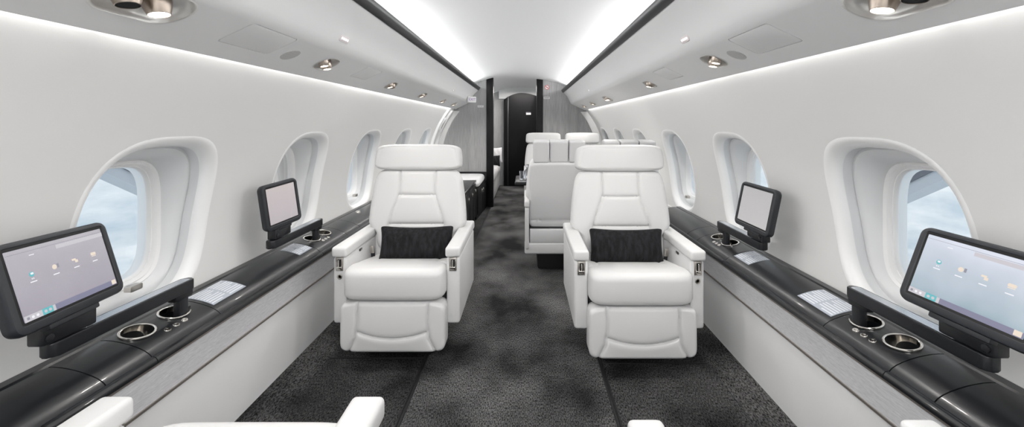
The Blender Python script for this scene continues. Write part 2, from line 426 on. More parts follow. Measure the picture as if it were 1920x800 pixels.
# oxygen mask doors: shallow grooves
hatch = []
for s in (-1, 1):
    for j, (y, t, hx, hy) in enumerate(((1.32, .335, .118, .062), (2.20, .335, .10, .055))):
        hatch.append((s, y, t, hx, hy, j))
for s, y, t, hx, hy, j in hatch:
    b_ = B(); M = under(s, y, t); prism(b_, rrect(hx, hy, .012, 5), -.004, .02, M); cuts[s].append(finish('cutter', b_, 'panel_white'))
for s in (-1, 1): cut(bins[s], cuts[s])
for s, y, t, hx, hy, j in hatch:
    b_ = B(); prism(b_, rrect(hx - .0028, hy - .0028, .010, 5), -.0035, .0002, under(s, y, t), 0, .0008)
    tag(finish('access_panel', b_, 'panel_white'), '%s flush square white access panel in the %s overhead underside' % (('larger nearer', 'smaller farther')[j], 'left' if s < 0 else 'right'), 'access panel')
for i, (s, y, t, hx, hy, items) in enumerate(clusters):
    M = under(s, y, t); sgn = M[1][0]; side = 'left' if s < 0 else 'right'
    nl = len([1 for q in items if q[2] == 'lamp'])
    r = thing('reading_light', '%s reading light recess with %s in the %s overhead panel' % (ORD[i % 6], {1: 'one lit lamp', 2: 'two lit lamps', 3: 'three lit lamps'}[nl], side), 'reading light', tuple(M.translation), 0, 'reading lights in the overhead panels')
    L = Matrix.Translation(-M.translation) @ M
    b_ = B()   # dish: rim and bowl
    rim = rrect(hx, hy, hy * .92, 8); rows = []
    for k_, z_ in ((1.04, .001), (1.0, .0028), (.975, .0015), (.96, -.006), (.90, -.018), (.70, -.026)):
        rows.append([b_.verts.new(L @ Vector((a * k_ if k_ > .95 else a * k_, b * k_, z_))) for a, b in rim])
    nn = len(rim)
    for ra, rb in zip(rows, rows[1:]):
        for q in range(nn): b_.faces.new((ra[q], ra[(q + 1) % nn], rb[(q + 1) % nn], rb[q]))
    b_.faces.new(rows[-1])
    finish('dish', b_, 'bright_dish', r, sharp=50)
    R_ = .026 if i in (0, 6) else .020
    for dx, dy, kind in items:
        ti = Matrix.Rotation(math.radians(-12), 4, 'X')
        Q = L @ Matrix.Translation((dx * sgn, dy, -.020)) @ ti
        b_ = B(); lathe(b_, [(R_ * 1.15, -.012), (R_ * 1.2, .0), (R_ * 1.05, .018), (R_ * .86, .034), (R_ * .80, .035), (R_ * .78, .030), (R_ * .5, .028)], 28, Q)
        nz = finish('nozzle', b_, 'nozzle_metal', r)
        b_ = B(); lathe(b_, [(R_ * .77, .0290), (R_ * .76, .0335), (R_ * .3, .0338)], 28, Q)
        finish('bulb' if kind == 'lamp' else 'outlet', b_, 'lamp' if kind == 'lamp' else 'gap_black', nz)
        if kind == 'lamp':
            ld = bpy.data.lights.new('reading_lamp', 'SPOT'); ld.energy = 7.0 if y < 2.3 else 10; ld.spot_size = math.radians(150); ld.spot_blend = .85; ld.color = (1, .96, .92); ld.shadow_soft_size = .02
            lo = bpy.data.objects.new('lamp_light', ld); COL.objects.link(lo); W_ = M @ Matrix.Translation((dx * sgn, dy, -.012)) @ ti @ Matrix.Translation((0, 0, .04)) @ Matrix.Rotation(PI, 4, 'X')
            lo.location = W_.translation; lo.rotation_euler = Vector((-s * .60, 0, -1)).to_track_quat('-Z', 'Y').to_euler()
for s in (-1, 1):
    side = 'left' if s < 0 else 'right'
    b_ = B(); M = under(s, 1.53, .47); prism(b_, circ(.036, 40), -.001, .0012, M, 0, .0006)
    for q in range(5):
        for w_ in range(5):
            if (q - 2) ** 2 + (w_ - 2) ** 2 < 7: prism(b_, [((q - 2) * .012 + a, (w_ - 2) * .012 + c) for a, c in circ(.0012, 6)], .001, .0014, M, 1)
    tag(finish('ceiling_speaker', b_, ['speaker_grey', 'groove_grey']), 'round flush speaker grille in the %s overhead panel' % side, 'speaker')
    for j, (y, hx, hy) in enumerate(((1.70, .040, .014), (4.25, .010, .010))):
        M = binface(s, y); t_ = thing('courtesy_light', ('long strip light with four small diodes on the %s bin face' if j == 0 else 'tiny round light far down the %s bin face') % side, 'light', tuple(M.translation))
        L = Matrix.Translation(-M.translation) @ M
        b_ = B(); prism(b_, rrect(hx, hy, hy * .6, 6), -.004, .004, L, 0, .0015); finish('housing', b_, 'led_lens', t_)
        for q in range(4 if j == 0 else 1):
            b_ = B(); xx = (q - 1.5) * .017 if j == 0 else 0; lathe(b_, [(.0050, .003), (.0045, .0052), (.002, .006)], 16, L @ Matrix.Translation((xx, 0, 0))); finish('diode', b_, 'led', t_)
# exit sign at the far end of the left bin
M = facing(-.668, 5.36, 1.498, 0, math.radians(38)); t_ = thing('exit_sign', 'small white exit sign with purple letters at the end of the bin', 'sign', tuple(M.translation)); L = Matrix.Translation(-M.translation) @ M
b_ = B(); rbox(b_, -.062, .062, -.040, .040, -.02, .022, .008, 2, L); finish('housing', b_, 'sign_white', t_)
def text(txt, size, M, m, parent, ext=.0006, name='lettering'):
    cu = bpy.data.curves.new(name, 'FONT'); cu.body = txt; cu.size = size; cu.extrude = ext; cu.align_x = 'CENTER'; cu.align_y = 'CENTER'
    tmp = bpy.data.objects.new(name, cu); COL.objects.link(tmp); bpy.context.view_layer.update()
    me = bpy.data.meshes.new_from_object(tmp.evaluated_get(bpy.context.evaluated_depsgraph_get())); bpy.data.objects.remove(tmp); bpy.data.curves.remove(cu)
    me.materials.clear(); me.materials.append(MATS[m]); me.transform(M); me.name = name
    o = bpy.data.objects.new(name, me); COL.objects.link(o); o.parent = parent; return o
text('EXIT', .050, L @ Matrix.Translation((0, 0, .0225)), 'ink_purple', t_)

# ------------------------------------------------------------------ aft bulkheads and beyond
def profile_pts(z0, x0, n=14):
    """outer boundary of the cabin section from z0 up to the ceiling, then in to x0"""
    p = [(W(z0 + (1.38 - z0) * k / n), z0 + (1.38 - z0) * k / n) for k in range(n + 1)]
    p += [(.957, 1.40), (.90, 1.50), (.72, 1.70)]
    x = .70
    while x > x0: p.append((x, zc(x))); x -= .06
    return p + [(x0, zc(x0))]
for s, yb, xp0, xp1, nm in ((-1, 5.75, .409, .507, 'left'), (1, 6.19, .216, .314, 'right')):
    b_ = B(); pr = [(xp1, 0)] + [(1.07, 0)] + profile_pts(.5, xp1)
    prism(b_, [(s * x, z) for x, z in pr], yb, yb + .04, YX)
    w = finish('wall_aft_' + nm, b_, 'bulkhead_cloth'); tag(w, 'grey woven cloth bulkhead at the cabin end, %s of the opening' % nm, 'wall', kind='structure')
    b_ = B(); rbox(b_, s * xp0 if s > 0 else -xp1, s * xp1 if s > 0 else -xp0, yb - .02, yb + .07, 0, zc(xp0) + .02, .006, 2)
    t_ = finish('trim_%d' % (5 if s < 0 else 6), b_, 'gloss_black'); tag(t_, 'glossy black post edging the aft opening on the %s' % nm, 'trim', kind='structure')
    b_ = B(); n_ = 10
    pts = [(W(z) - .0, z) for z in [.5 + .86 * k / n_ for k in range(n_ + 1)]]
    inn = [(W(z) - .10 * (1 if z < 1.2 else 1), z) for z in [.5 + .86 * k / n_ for k in range(n_, -1, -1)]]
    prism(b_, [(s * x, z) for x, z in pts + inn], yb - .05, yb - .001, YX); finish('corner_fillet', b_, 'wall_white', w)
b_ = B(); rbox(b_, -1.06, -.507, 5.725, 5.755, .0, .50, .004, 2); tag(finish('trim_7', b_, 'gloss_black'), 'black lower rail of the left bulkhead behind the bench cushion', 'trim', kind='structure')
# far wall with the black door
b_ = B(); pr = [(-1.07, 0), (1.07, 0)] + [(W(.5 + .88 * k / 12), .5 + .88 * k / 12) for k in range(13)] + [(.7, zc(.7)), (.4, zc(.4)), (0, zc(0)), (-.4, zc(.4)), (-.7, zc(.7))] + [(-W(1.38 - .88 * k / 12), 1.38 - .88 * k / 12) for k in range(13)]
prism(b_, pr, 7.8, 7.85, YX); tag(finish('wall_aft_far', b_, 'bulkhead_cloth'), 'grey cloth wall around the black door beyond the opening', 'wall', kind='structure')
b_ = B(); prism(b_, [(-.46, 1.66), (.46, 1.66)] + [(.46 - .92 * k / 12, zc(.46 - .92 * k / 12) + .005) for k in range(13)], 7.74, 7.8, YX)
tag(finish('trim_8', b_, 'ceiling_white'), 'white arched header above the black aft door', 'trim', kind='structure')
b_ = B(); top = [(.30 - .665 * k / 14, 1.765 - 1.15 * ((.30 - .665 * k / 14) + .03) ** 2 * (1 if (.30 - .665 * k / 14) < -.03 else .6)) for k in range(15)]
prism(b_, [(-.365, 0), (.30, 0)] + top, 7.68, 7.735, YX, 0, .004)
dr = finish('door_1', b_, 'gloss_black'); tag(dr, 'black arched sliding door closing the aft end of the aisle', 'door', kind='structure')
b_ = B(); rbox(b_, -.30, -.27, 7.66, 7.682, .02, 1.69, .006, 2); finish('door_pull', b_, 'trim_black', dr)
def placard(name, label, x, y, z, w_, h_, inkm='ink', rows=2, cat='placard', bg='sign_white'):
    t_ = thing(name, label, cat, (x, y, z)); b_ = B(); rbox(b_, -w_ / 2, w_ / 2, -.002, 0, -h_ / 2, h_ / 2, .0005, 1); finish('plate', b_, bg, t_)
    return t_
P = placard('placard', 'tiny white placard on the black aft door', .105, 7.679, 1.375, .09, .045)
b_ = B(); rbox(b_, -.044, .044, -.0035, -.0022, .008, .021); finish('print', b_, 'ink', P)
P = placard('placard', 'white lettered placard high on the left grey bulkhead', -.59, 5.748, 1.425, .085, .030)
text('LIFE VEST', .017, facing(0, -.0025, 0), 'ink', P)
P = placard('placard', 'white lettered placard below the no smoking sign', .37, 6.188, 1.575, .095, .036)
b_ = B(); rbox(b_, -.040, .040, -.0035, -.0022, .004, .008); rbox(b_, -.034, .034, -.0035, -.0022, -.007, -.003); finish('print', b_, 'ink', P)
P = thing('no_smoking_sign', 'small round red and white no smoking sign on the grey bulkhead', 'sign', (.375, 6.188, 1.735))
M = facing(0, 0, 0)
b_ = B(); prism(b_, circ(.035, 32), 0, .002, M); finish('disc', b_, 'sign_white', P)
b_ = B(); lathe(b_, [(.028, .002), (.028, .004), (.035, .004), (.035, .002)], 32, M, caps=False); rbox(b_, -.029, .029, -.004, .004, .002, .004, 0, 1, M @ Matrix.Rotation(math.radians(-40), 4, 'Z')); finish('ring', b_, 'ink_red', P)
b_ = B(); rbox(b_, -.018, .012, -.004, .004, .0015, .003, 0, 1, M); rbox(b_, .013, .018, -.004, .004, .0015, .003, 0, 1, M); finish('cigarette', b_, 'ink', P)
# exit hatch trim on the left wall by the bulkhead
t_ = thing('exit_hatch_trim', 'white curved exit hatch surround on the left wall before the bulkhead', 'hatch trim', (-1.1, 5.45, 1.0))
b_ = B(); n_ = 16; zz = [.52 + .84 * k / n_ for k in range(n_ + 1)]
for a, off0 in ((5.33, .03), (5.60, .03)):
    prism(b_, [(-(W(z) - .002), z) for z in zz] + [(-(W(z) - .035), z) for z in zz[::-1]], a, a + .035, YX)
b_.transform(Matrix.Translation((1.1, -5.45, -1.0))) ; finish('surround', b_, 'rim_white', t_)
b_ = B(); z = 1.18; th = math.atan2(z - ZC, W(z)); M = Matrix.Translation((-(W(z) - .02) + 1.1, 5.47 - 5.45, z - 1.0)) @ Matrix.Rotation(th, 4, 'Y')
rbox(b_, -.02, .02, -.05, .05, -.09, .09, .012, 2, M); finish('handle_cover', b_, 'rim_white', t_)
b_ = B(); rbox(b_, .018, .024, -.025, .025, -.06, .06, .002, 1, M); finish('handle', b_, 'steel', t_)

# divan beyond the opening
t_ = thing('divan', 'white divan along the left wall beyond the black post', 'sofa', (-.75, 6.6, 0))
def loc(b_, M=Matrix.Translation((.75, -6.6, 0))): b_.transform(M); return b_
b_ = B(); rbox(b_, -1.02, -.43, 5.88, 7.5, .03, .34, .02, 2); finish('base', loc(b_), 'leather', t_)
b_ = B(); rbox(b_, -1.02, -.425, 5.85, 5.95, .03, .60, .025, 3); finish('armrest', loc(b_), 'leather', t_)
for q in range(2):
    b_ = B(); pad(b_, .31, .38, .11, .02, .05, Matrix.Translation((-.715, 6.33 + .77 * q, .34)), m=8, puff=.015, N=24); finish('seat_cushion', loc(b_), 'leather', t_)
b_ = B(); rbox(b_, -1.03, -.92, 5.95, 7.5, .40, .85, .05, 3); finish('backrest', loc(b_), 'leather', t_)
b_ = B(); rbox(b_, -.4268, -.4225, 5.885, 5.915, .46, .51, .004, 1); finish('latch', loc(b_), 'ink', t_)
def pillow(bm, hw, hh, T, M, N=30):
    def shp(a, b, c, cb):
        u, v = a / hw, b / hh; k_ = max(0, (1 - abs(u) ** 3.2)) ** .5 * max(0, (1 - abs(v) ** 2.6)) ** .5
        wr = .004 * math.sin(9 * u + 4 * v) * k_
        a2 = a * (1 - .05 * (1 - v * v)); b2 = b * (1 - .10 * (1 - u * u) * abs(v) ** 1) * (1 + .03 * abs(u) ** 4) + 0.0
        return a2, b2, T * k_ + .003 + wr, -T * k_ * .7 - .003 + wr
    pad(bm, hw, hh, T, T, .001, M, m=14, N=N, shape=shp)
t2 = thing('throw_pillow', 'black velvet pillow on the white divan beyond the opening', 'pillow', (-.50, 7.12, .53)); b_ = B(); pillow(b_, .10, .10, .04, facing(0, 0, 0, .3, .1)); finish('cover', b_, 'velvet', t2)
t2 = thing('bed_pillow', 'white pillow behind the black one on the divan', 'pillow', (-.50, 7.28, .62)); b_ = B(); pillow(b_, .13, .14, .05, facing(0, 0, 0, .3, .1)); finish('cover', b_, 'cloth_white', t2)

# credenza and bench on the left
t_ = thing('credenza', 'low black cabinet with a dark top behind the left facing seat', 'cabinet', (-.8, 4.5, 0))
T0 = Matrix.Translation((.8, -4.5, 0))
b_ = B(); rbox(b_, -1.02, -.565, 4.05, 4.93, .0, .465, .004, 2); finish('body', loc(b_, T0), 'gloss_black', t_)
b_ = B(); rbox(b_, -1.02, -.552, 4.03, 4.945, .467, .492, .008, 3); finish('top', loc(b_, T0), 'ledge_black', t_)
for y in (4.07, 4.36, 4.65):
    b_ = B(); rbox(b_, -.566, -.555, y, y + .27, .05, .455, .004, 2); d_ = finish('door', loc(b_, T0), 'gloss_black', t_)
    b_ = B(); rbox(b_, -.556, -.547, y + .222, y + .232, .33, .39, .003, 2); finish('handle', loc(b_, T0), 'chrome', d_)
t_ = thing('bench', 'white cushioned bench on a black base against the left bulkhead', 'bench', (-.8, 5.33, 0)); T0 = Matrix.Translation((.8, -5.33, 0))
face = lambda y: -.555 + (y - 4.955) / .755 * .052
b_ = B(); prism(b_, [(-1.03, 4.955), (face(4.955), 4.955), (face(5.71), 5.71), (-1.03, 5.71)], .0, .385, None, 0, .004); finish('base', loc(b_, T0), 'gloss_black', t_)
b_ = B(); pad(b_, .250, .365, .045, .045, .04, Matrix.Translation((-.768, 5.335, .435)), m=9, puff=.02, N=30); finish('cushion', loc(b_, T0), 'cloth_white', t_)
for y in (5.03, 5.36):
    b_ = B(); prism(b_, [(face(y) - .002, y), (face(y) + .008, y), (face(y + .31) + .008, y + .31), (face(y + .31) - .002, y + .31)], .05, .37, None, 0, .002); d_ = finish('door', loc(b_, T0), 'gloss_black', t_)
    yy = y + (.27 if y < 5.2 else .04); b_ = B(); rbox(b_, face(yy) + .006, face(yy) + .016, yy, yy + .010, .27, .33, .003, 2); finish('handle', loc(b_, T0), 'chrome', d_)

# ------------------------------------------------------------------ side ledges
PROF = [(1.232, .500), (1.222, .540), (1.205, .541), (1.200, .536)]
LID = [(1.199, .5375), (1.185, .538), (1.165, .5365), (1.145, .533), (1.125, .5285), (1.105, .5225), (1.085, .515), (1.068, .507), (1.055, .498), (1.048, .490)]
def lid_z(x):
    for (a, za), (b, zb) in zip(LID, LID[1:]):
        if b <= x <= a: return za + (zb - za) * (a - x) / (a - b)
    return .53
def side_ledge(s, seams, y0, y1, cups, buttons, cards, knobs):
    side = 'left' if s < 0 else 'right'
    t_ = thing('side_ledge', 'long satin black side ledge with cup holders under the %s windows' % side, 'side ledge', (s * 1.12, 0, 0)); T0 = Matrix.Translation((-s * 1.12, 0, 0))
    b_ = B(); prism(b_, [(s * x, z) for x, z in [(1.2335, .500), (1.2335, .5405), (1.206, .541), (1.201, .536), (1.201, .500)]], y0, y1, YX); finish('wall_strip', loc(b_, T0), 'ledge_black', t_)
    ed = [y0] + seams + [y1]
    for a, b in zip(ed, ed[1:]):
        b_ = B(); prism(b_, [(s * x, z) for x, z in LID + [(1.055, .484), (1.199, .484)]], a + .0016, b - .0016, YX)
        o = finish('lid', loc(b_, T0), 'ledge_black', t_, sharp=28)
        cc = []
        for y, _ in cups:
            if a < y < b: q = B(); prism(q, circ(.0405, 48), .40, .60, Matrix.Translation((s * .024, y, 0))); cc.append(finish('cutter', q, 'ledge_black', t_))
        if cc: cut(o, cc)
    # front rail below the lids
    fa = [(1.052, .4885), (1.044, .4905), (1.037, .489), (1.032, .483), (1.030, .476), (1.031, .470), (1.036, .4665), (1.052, .4665)]
    ed = [y0] + [q for q in seams[1:] if q not in (seams[0],)][0::2] + [y1]
    for a, b in zip(ed, ed[1:]):
        b_ = B(); prism(b_, [(s * x, z) for x, z in fa], a + .0012, b - .0012, YX); finish('front_rail', loc(b_, T0), 'ledge_black', t_, sharp=28)
    b_ = B(); prism(b_, [(s * 1.057, .467), (s * 1.21, .467), (s * 1.21, .478), (s * 1.057, .478)], y0, y1, YX); o = finish('core', loc(b_, T0), 'gap_black', t_)
    cc = []
    for y, _ in cups:
        q = B(); prism(q, circ(.0405, 48), .40, .60, Matrix.Translation((s * .024, y, 0))); cc.append(finish('cutter', q, 'gap_black', t_))
    cut(o, cc)
    for y, _ in cups:
        X = 1.144; zt = lid_z(X) + .002; sl = math.atan2(lid_z(X + .03) - lid_z(X - .03), .06)
        M = Matrix.Translation((s * (X - 1.12), y, zt)) @ Matrix.Rotation(-s * sl, 4, 'Y')
        b_ = B(); lathe(b_, [(.0385, -.048), (.0385, -.001), (.0388, .0018), (.0405, .0030), (.0435, .0030), (.0450, .0016), (.0452, -.0012), (.0405, -.0012), (.0400, -.049)], 56, M, caps=False)
        lathe(b_, [(.001, -.047), (.0386, -.047)], 56, M, caps=False)
        finish('cup_holder', b_, 'chrome', t_, sharp=30)
    for y in buttons:
        X = 1.092; M = Matrix.Translation((s * (X - 1.12), y, lid_z(X))) @ Matrix.Rotation(-s * .32, 4, 'Y')
        b_ = B(); lathe(b_, [(.0098, -.002), (.0098, .0015), (.0088, .003), (.0055, .0035), (.003, .0026), (.001, .0026)], 24, M, caps=False); finish('button', b_, 'chrome', t_)
    for (ya, yb, xa, xb, side_txt) in cards:
        b_ = B(); n_ = 5
        for h, mi in ((.0012, 0),):
            xs_ = [xa + (xb - xa) * k / n_ for k in range(n_ + 1)]
            pr = [(s * (x - 1.12), lid_z(x) + .0012) for x in xs_] + [(s * (x - 1.12), lid_z(x) - .001) for x in xs_[::-1]]
            prism(b_, pr, ya, yb, YX)
        for f in b_.faces: f.material_index = 0
        cd = finish('placard', b_, 'placard', t_)
        b_ = B(); nr = 9
        for col in range(2):
            for r_ in range(nr):
                x = xa + (xb - xa) * (r_ + .7) / (nr + .4); wy = (yb - ya) / 2 * (.88 if (r_ * 7 + col * 3) % 4 else .6)
                yst = ya + (yb - ya) * (.03 + .5 * col)
                x2 = x + (xb - xa) / nr * .42
                prism(b_, [(s * (x - 1.12), lid_z(x) + .0013), (s * (x2 - 1.12), lid_z(x2) + .0013), (s * (x2 - 1.12), lid_z(x2) + .0017), (s * (x - 1.12), lid_z(x) + .0017)], yst, yst + wy, YX)
        finish('print', b_, 'print_white', cd)
    for y in knobs:
        X = 1.16; M = Matrix.Translation((s * (X - 1.12), y, lid_z(X))); b_ = B(); lathe(b_, [(.018, -.002), (.018, .004), (.014, .012), (.006, .014)], 24, M); finish('reading_lamp', b_, 'chrome', t_)
side_ledge(-1, [1.056, 1.186, 1.454, 2.16, 2.49, 2.68], -1.9, 3.95, [(1.243, 0), (1.372, 1), (2.258, 1), (2.382, 0)], [1.288, 1.32, 1.352, 2.28, 2.31, 2.34], [(1.47, 1.64, 1.085, 1.185, 0), (2.03, 2.15, 1.085, 1.185, 0)], [2.92])
side_ledge(1, [.993, 1.117, 1.365, 2.03, 2.37, 2.51], -1.9, 3.11, [(1.182, 0), (1.306, 1), (2.175, 1), (2.295, 0)], [1.222, 1.253, 1.284, 2.19, 2.22, 2.25], [(1.38, 1.55, 1.085, 1.185, 0), (1.89, 2.02, 1.085, 1.185, 0)], [])

# ------------------------------------------------------------------ monitors on swing arms
def monitor(s, c, yaw, pitch, roll, Wd, Hd, ya, yb, ycup, scr, label, ui=True):
    side = 'left' if s < 0 else 'right'
    xa = s * 1.125
    t_ = thing('video_monitor', label, 'monitor', (xa, ycup, .53), 0, 'monitors on swing arms')
    inv = Matrix.Translation((-xa, -ycup, -.53))
    R_ = Matrix.Rotation(math.radians(yaw), 4, 'Z') @ Matrix.Rotation(math.radians(pitch), 4, 'X') @ Matrix.Rotation(math.radians(roll), 4, 'Y')
    M = inv @ Matrix.Translation(c) @ R_ @ Matrix(((1, 0, 0, 0), (0, 0, -1, 0), (0, 1, 0, 0), (0, 0, 0, 1)))
    hw, hh = Wd / 2, Hd / 2
    # housing: outer shell with a sunk screen frame; local a right, b up, c to viewer
    b_ = B(); rows = []
    out = lambda e, r: rrect(hw + e, hh + e, r, 7)
    steps = [(-.02, .02, -.030), (.010, .022, -.028), (.021, .024, -.020), (.0235, .024, -.008), (.0235, .024, .000), (.021, .022, .006), (.018, .020, .0075), (.0085, .010, .0075), (.006, .006, .0050), (.0000, .003, .0040)]
    for e, r, z in steps: rows.append([b_.verts.new(M @ Vector((a, b + (-.004 if e > .015 else 0), z))) for a, b in out(e, r)])
    nn = len(rows[0])
    for ra, rb in zip(rows, rows[1:]):
        for q in range(nn): b_.faces.new((ra[q], ra[(q + 1) % nn], rb[(q + 1) % nn], rb[q]))
    b_.faces.new(rows[0][::-1]); b_.faces.new(rows[-1])
    finish('housing', b_, 'plastic_dark', t_, sharp=40)
    # glossy black screen surround
    b_ = B(); prism(b_, out(.0065, .006), .003, .0055, M); finish('screen_surround', b_, 'gloss_black', t_)
    b_ = B(); prism(b_, rrect(hw, hh, .001, 1), .0, .0012, None)
    so = finish('screen', b_, scr, t_)
    # object coordinates: z must be screen-up for the material, so bake a rotation
    so.data.transform(Matrix(((1, 0, 0, 0), (0, 0, -1, 0), (0, 1, 0, 0), (0, 0, 0, 1)))); SL = M @ Matrix.Translation((0, 0, .0052)) @ Matrix(((1, 0, 0, 0), (0, 0, 1, 0), (0, -1, 0, 0), (0, 0, 0, 1))); so.matrix_local = SL
    if ui:
        b_ = B(); Z = lambda k_: (.0067 + k_ * .0003)
        mi = {k_: i for i, k_ in enumerate(['ui_teal', 'ui_cream', 'ui_white', 'ui_bar', 'ui_light', 'ui_dark'])}
        def rect(a0, a1, b0, b1, m_, k_=0, r=0):
            w_, h_ = (a1 - a0) / 2, (b1 - b0) / 2; p = rrect(w_, h_, r, 4) if r else rrect(w_, h_, min(w_, h_) * .1, 1)
            prism(b_, [(x + (a0 + a1) / 2, y + (b0 + b1) / 2) for x, y in p], Z(k_), Z(k_) + .0002, M, mi[m_])
        rect(-hw, hw, -hh, -hh + .014, 'ui_bar'); rect(-hw, -hw + .075, -hh, -hh + .014, 'ui_light', 1)
        rect(-hw + .042, -hw + .068, -hh, -hh + .015, 'ui_teal', 2)
        rect(hw - .017, hw - .003, -hh + .002, -hh + .014, 'ui_cream', 2)
        for q in range(3): rect(-hw + .005 + q * .011, -hw + .011 + q * .011, -hh + .004, -hh + .010, 'ui_white' if q else 'ui_dark', 3, .002)
        for q in range(2): rect(-hw + .045 + q * .0115, -hw + .053 + q * .0115, -hh + .003, -hh + .011, 'ui_white', 3, .0035) if q < 0 else rect(-hw + .046 + q * .011, -hw + .053 + q * .011, -hh + .004, -hh + .011, 'ui_light', 3, .003)
        rect(-hw, hw, hh - .010, hh - .0092, 'ui_dark'); rect(-.01, hw, hh - .022, hh - .012, 'ui_light', 0)
        rect(-hw + .052, -hw + .064, hh - .021, hh - .019, 'ui_white')
        for q in range(4):
            ax = -hw + .045 + q * (Wd - .09) / 3; bz = .018
            if q == 0: rect(ax - .006, ax + .006, bz - .006, bz + .006, 'ui_teal', 0, .0058); rect(ax - .003, ax + .004, bz - .001, bz + .004, 'ui_white', 2, .002); rect(ax - .003, ax - .001, bz - .012, bz - .009, 'ui_white'); rect(ax + .001, ax + .003, bz - .012, bz - .009, 'ui_white')
            elif q == 1: rect(ax - .006, ax + .006, bz - .006, bz + .006, 'ui_cream', 0, .0058); rect(ax + .007, ax + .012, bz - .004, bz + .006, 'ui_dark', 0)
            elif q == 2: rect(ax - .008, ax + .003, bz, bz + .005, 'ui_cream', 0); rect(ax - .001, ax + .007, bz - .006, bz + .001, 'ui_cream', 2)
            else: rect(ax - .008, ax + .008, bz - .002, bz + .006, 'ui_cream', 0, .003); rect(ax - .007, ax + .007, bz - .005, bz - .003, 'ui_cream', 0)
            rect(ax - .008, ax + .008, bz - .019, bz - .0165, 'ui_white', 0)
        b_.transform(SL.inverted()); finish('icons', b_, ['ui_teal', 'ui_cream', 'ui_white', 'ui_bar', 'ui_light', 'ui_dark'], so)
    # chin, hinge block, arm, post
    b_ = B(); rbox(b_, -hw * .55, hw * .55, -hh - .040, -hh - .022, -.026, -.002, .004, 2, M); finish('chin', b_, 'plastic_dark', t_)
    cb = M @ Vector((0, -hh - .035, -.014))
    L0 = cb.y + ycup
    yl, yh = L0 - .062, L0 + .062; zt = cb.z + .53 + .004
    b_ = B(); rbox(b_, xa - .020, xa + .020, yl, yh, .638, zt, .005, 2); 
    lathe(b_, [(.009, .0), (.009, .003), (.005, .004)], 16, Matrix.Translation((xa - s * .02, yl + .014, .655)) @ Matrix.Rotation(-s * PI / 2, 4, 'Y'))
    finish('hinge_block', loc(b_, inv), 'plastic_black', t_)
    b_ = B(); p = [(xa + a, (ya + yb) / 2 + b) for a, b in rrect(.021, (yb - ya) / 2, .015, 6)]
    prism(b_, p, .600, .636, None, 0, .004, 3); am = finish('arm', loc(b_, inv), 'plastic_black', t_)
    b_ = B(); prism(b_, [(xa + a, (ya + yb) / 2 + .03 + b) for a, b in rrect(.0155, (yb - ya) / 2 - .045, .008, 5)], .635, .6372, None, 0, .0006, 1); finish('top_inlay', loc(b_, inv), 'satin_metal', am)
    b_ = B(); rbox(b_, xa - .016, xa + .016, yb - .075, yb - .004, .578, .604, .006, 2); rbox(b_, xa - .014, xa + .014, ycup - .012, ycup + .022, .475, .60, .006, 2)
    rbox(b_, xa - .012, xa + .012, ycup + .015, ycup + .034, .515, .545, .004, 2)
    finish('post', loc(b_, inv), 'plastic_black', t_)
monitor(-1, (-1.125, 1.028, .798), 102.4, -16.4, 2.5, .261, .164, .985, 1.415, 1.372, 'screen_mauve', 'large lit monitor with icons at the lower left, before the first window')
monitor(1, (1.125, .979, .791), -85.5, -20.2, 1.6, .240, .163, .93, 1.345, 1.306, 'screen_blue', 'large lit monitor with icons at the lower right, before the first window')
monitor(-1, (-1.11, 1.920, .798), 79.4, -5.8, -4.2, .170, .165, 1.85, 2.31, 2.258, 'screen_pink', 'smaller monitor with a plain pinkish screen beside the left facing seat', False)
monitor(1, (1.11, 1.876, .788), -87.3, -11.1, 1.4, .216, .164, 1.83, 2.25, 2.175, 'screen_grey', 'smaller monitor with a plain grey screen beside the right facing seat', False)

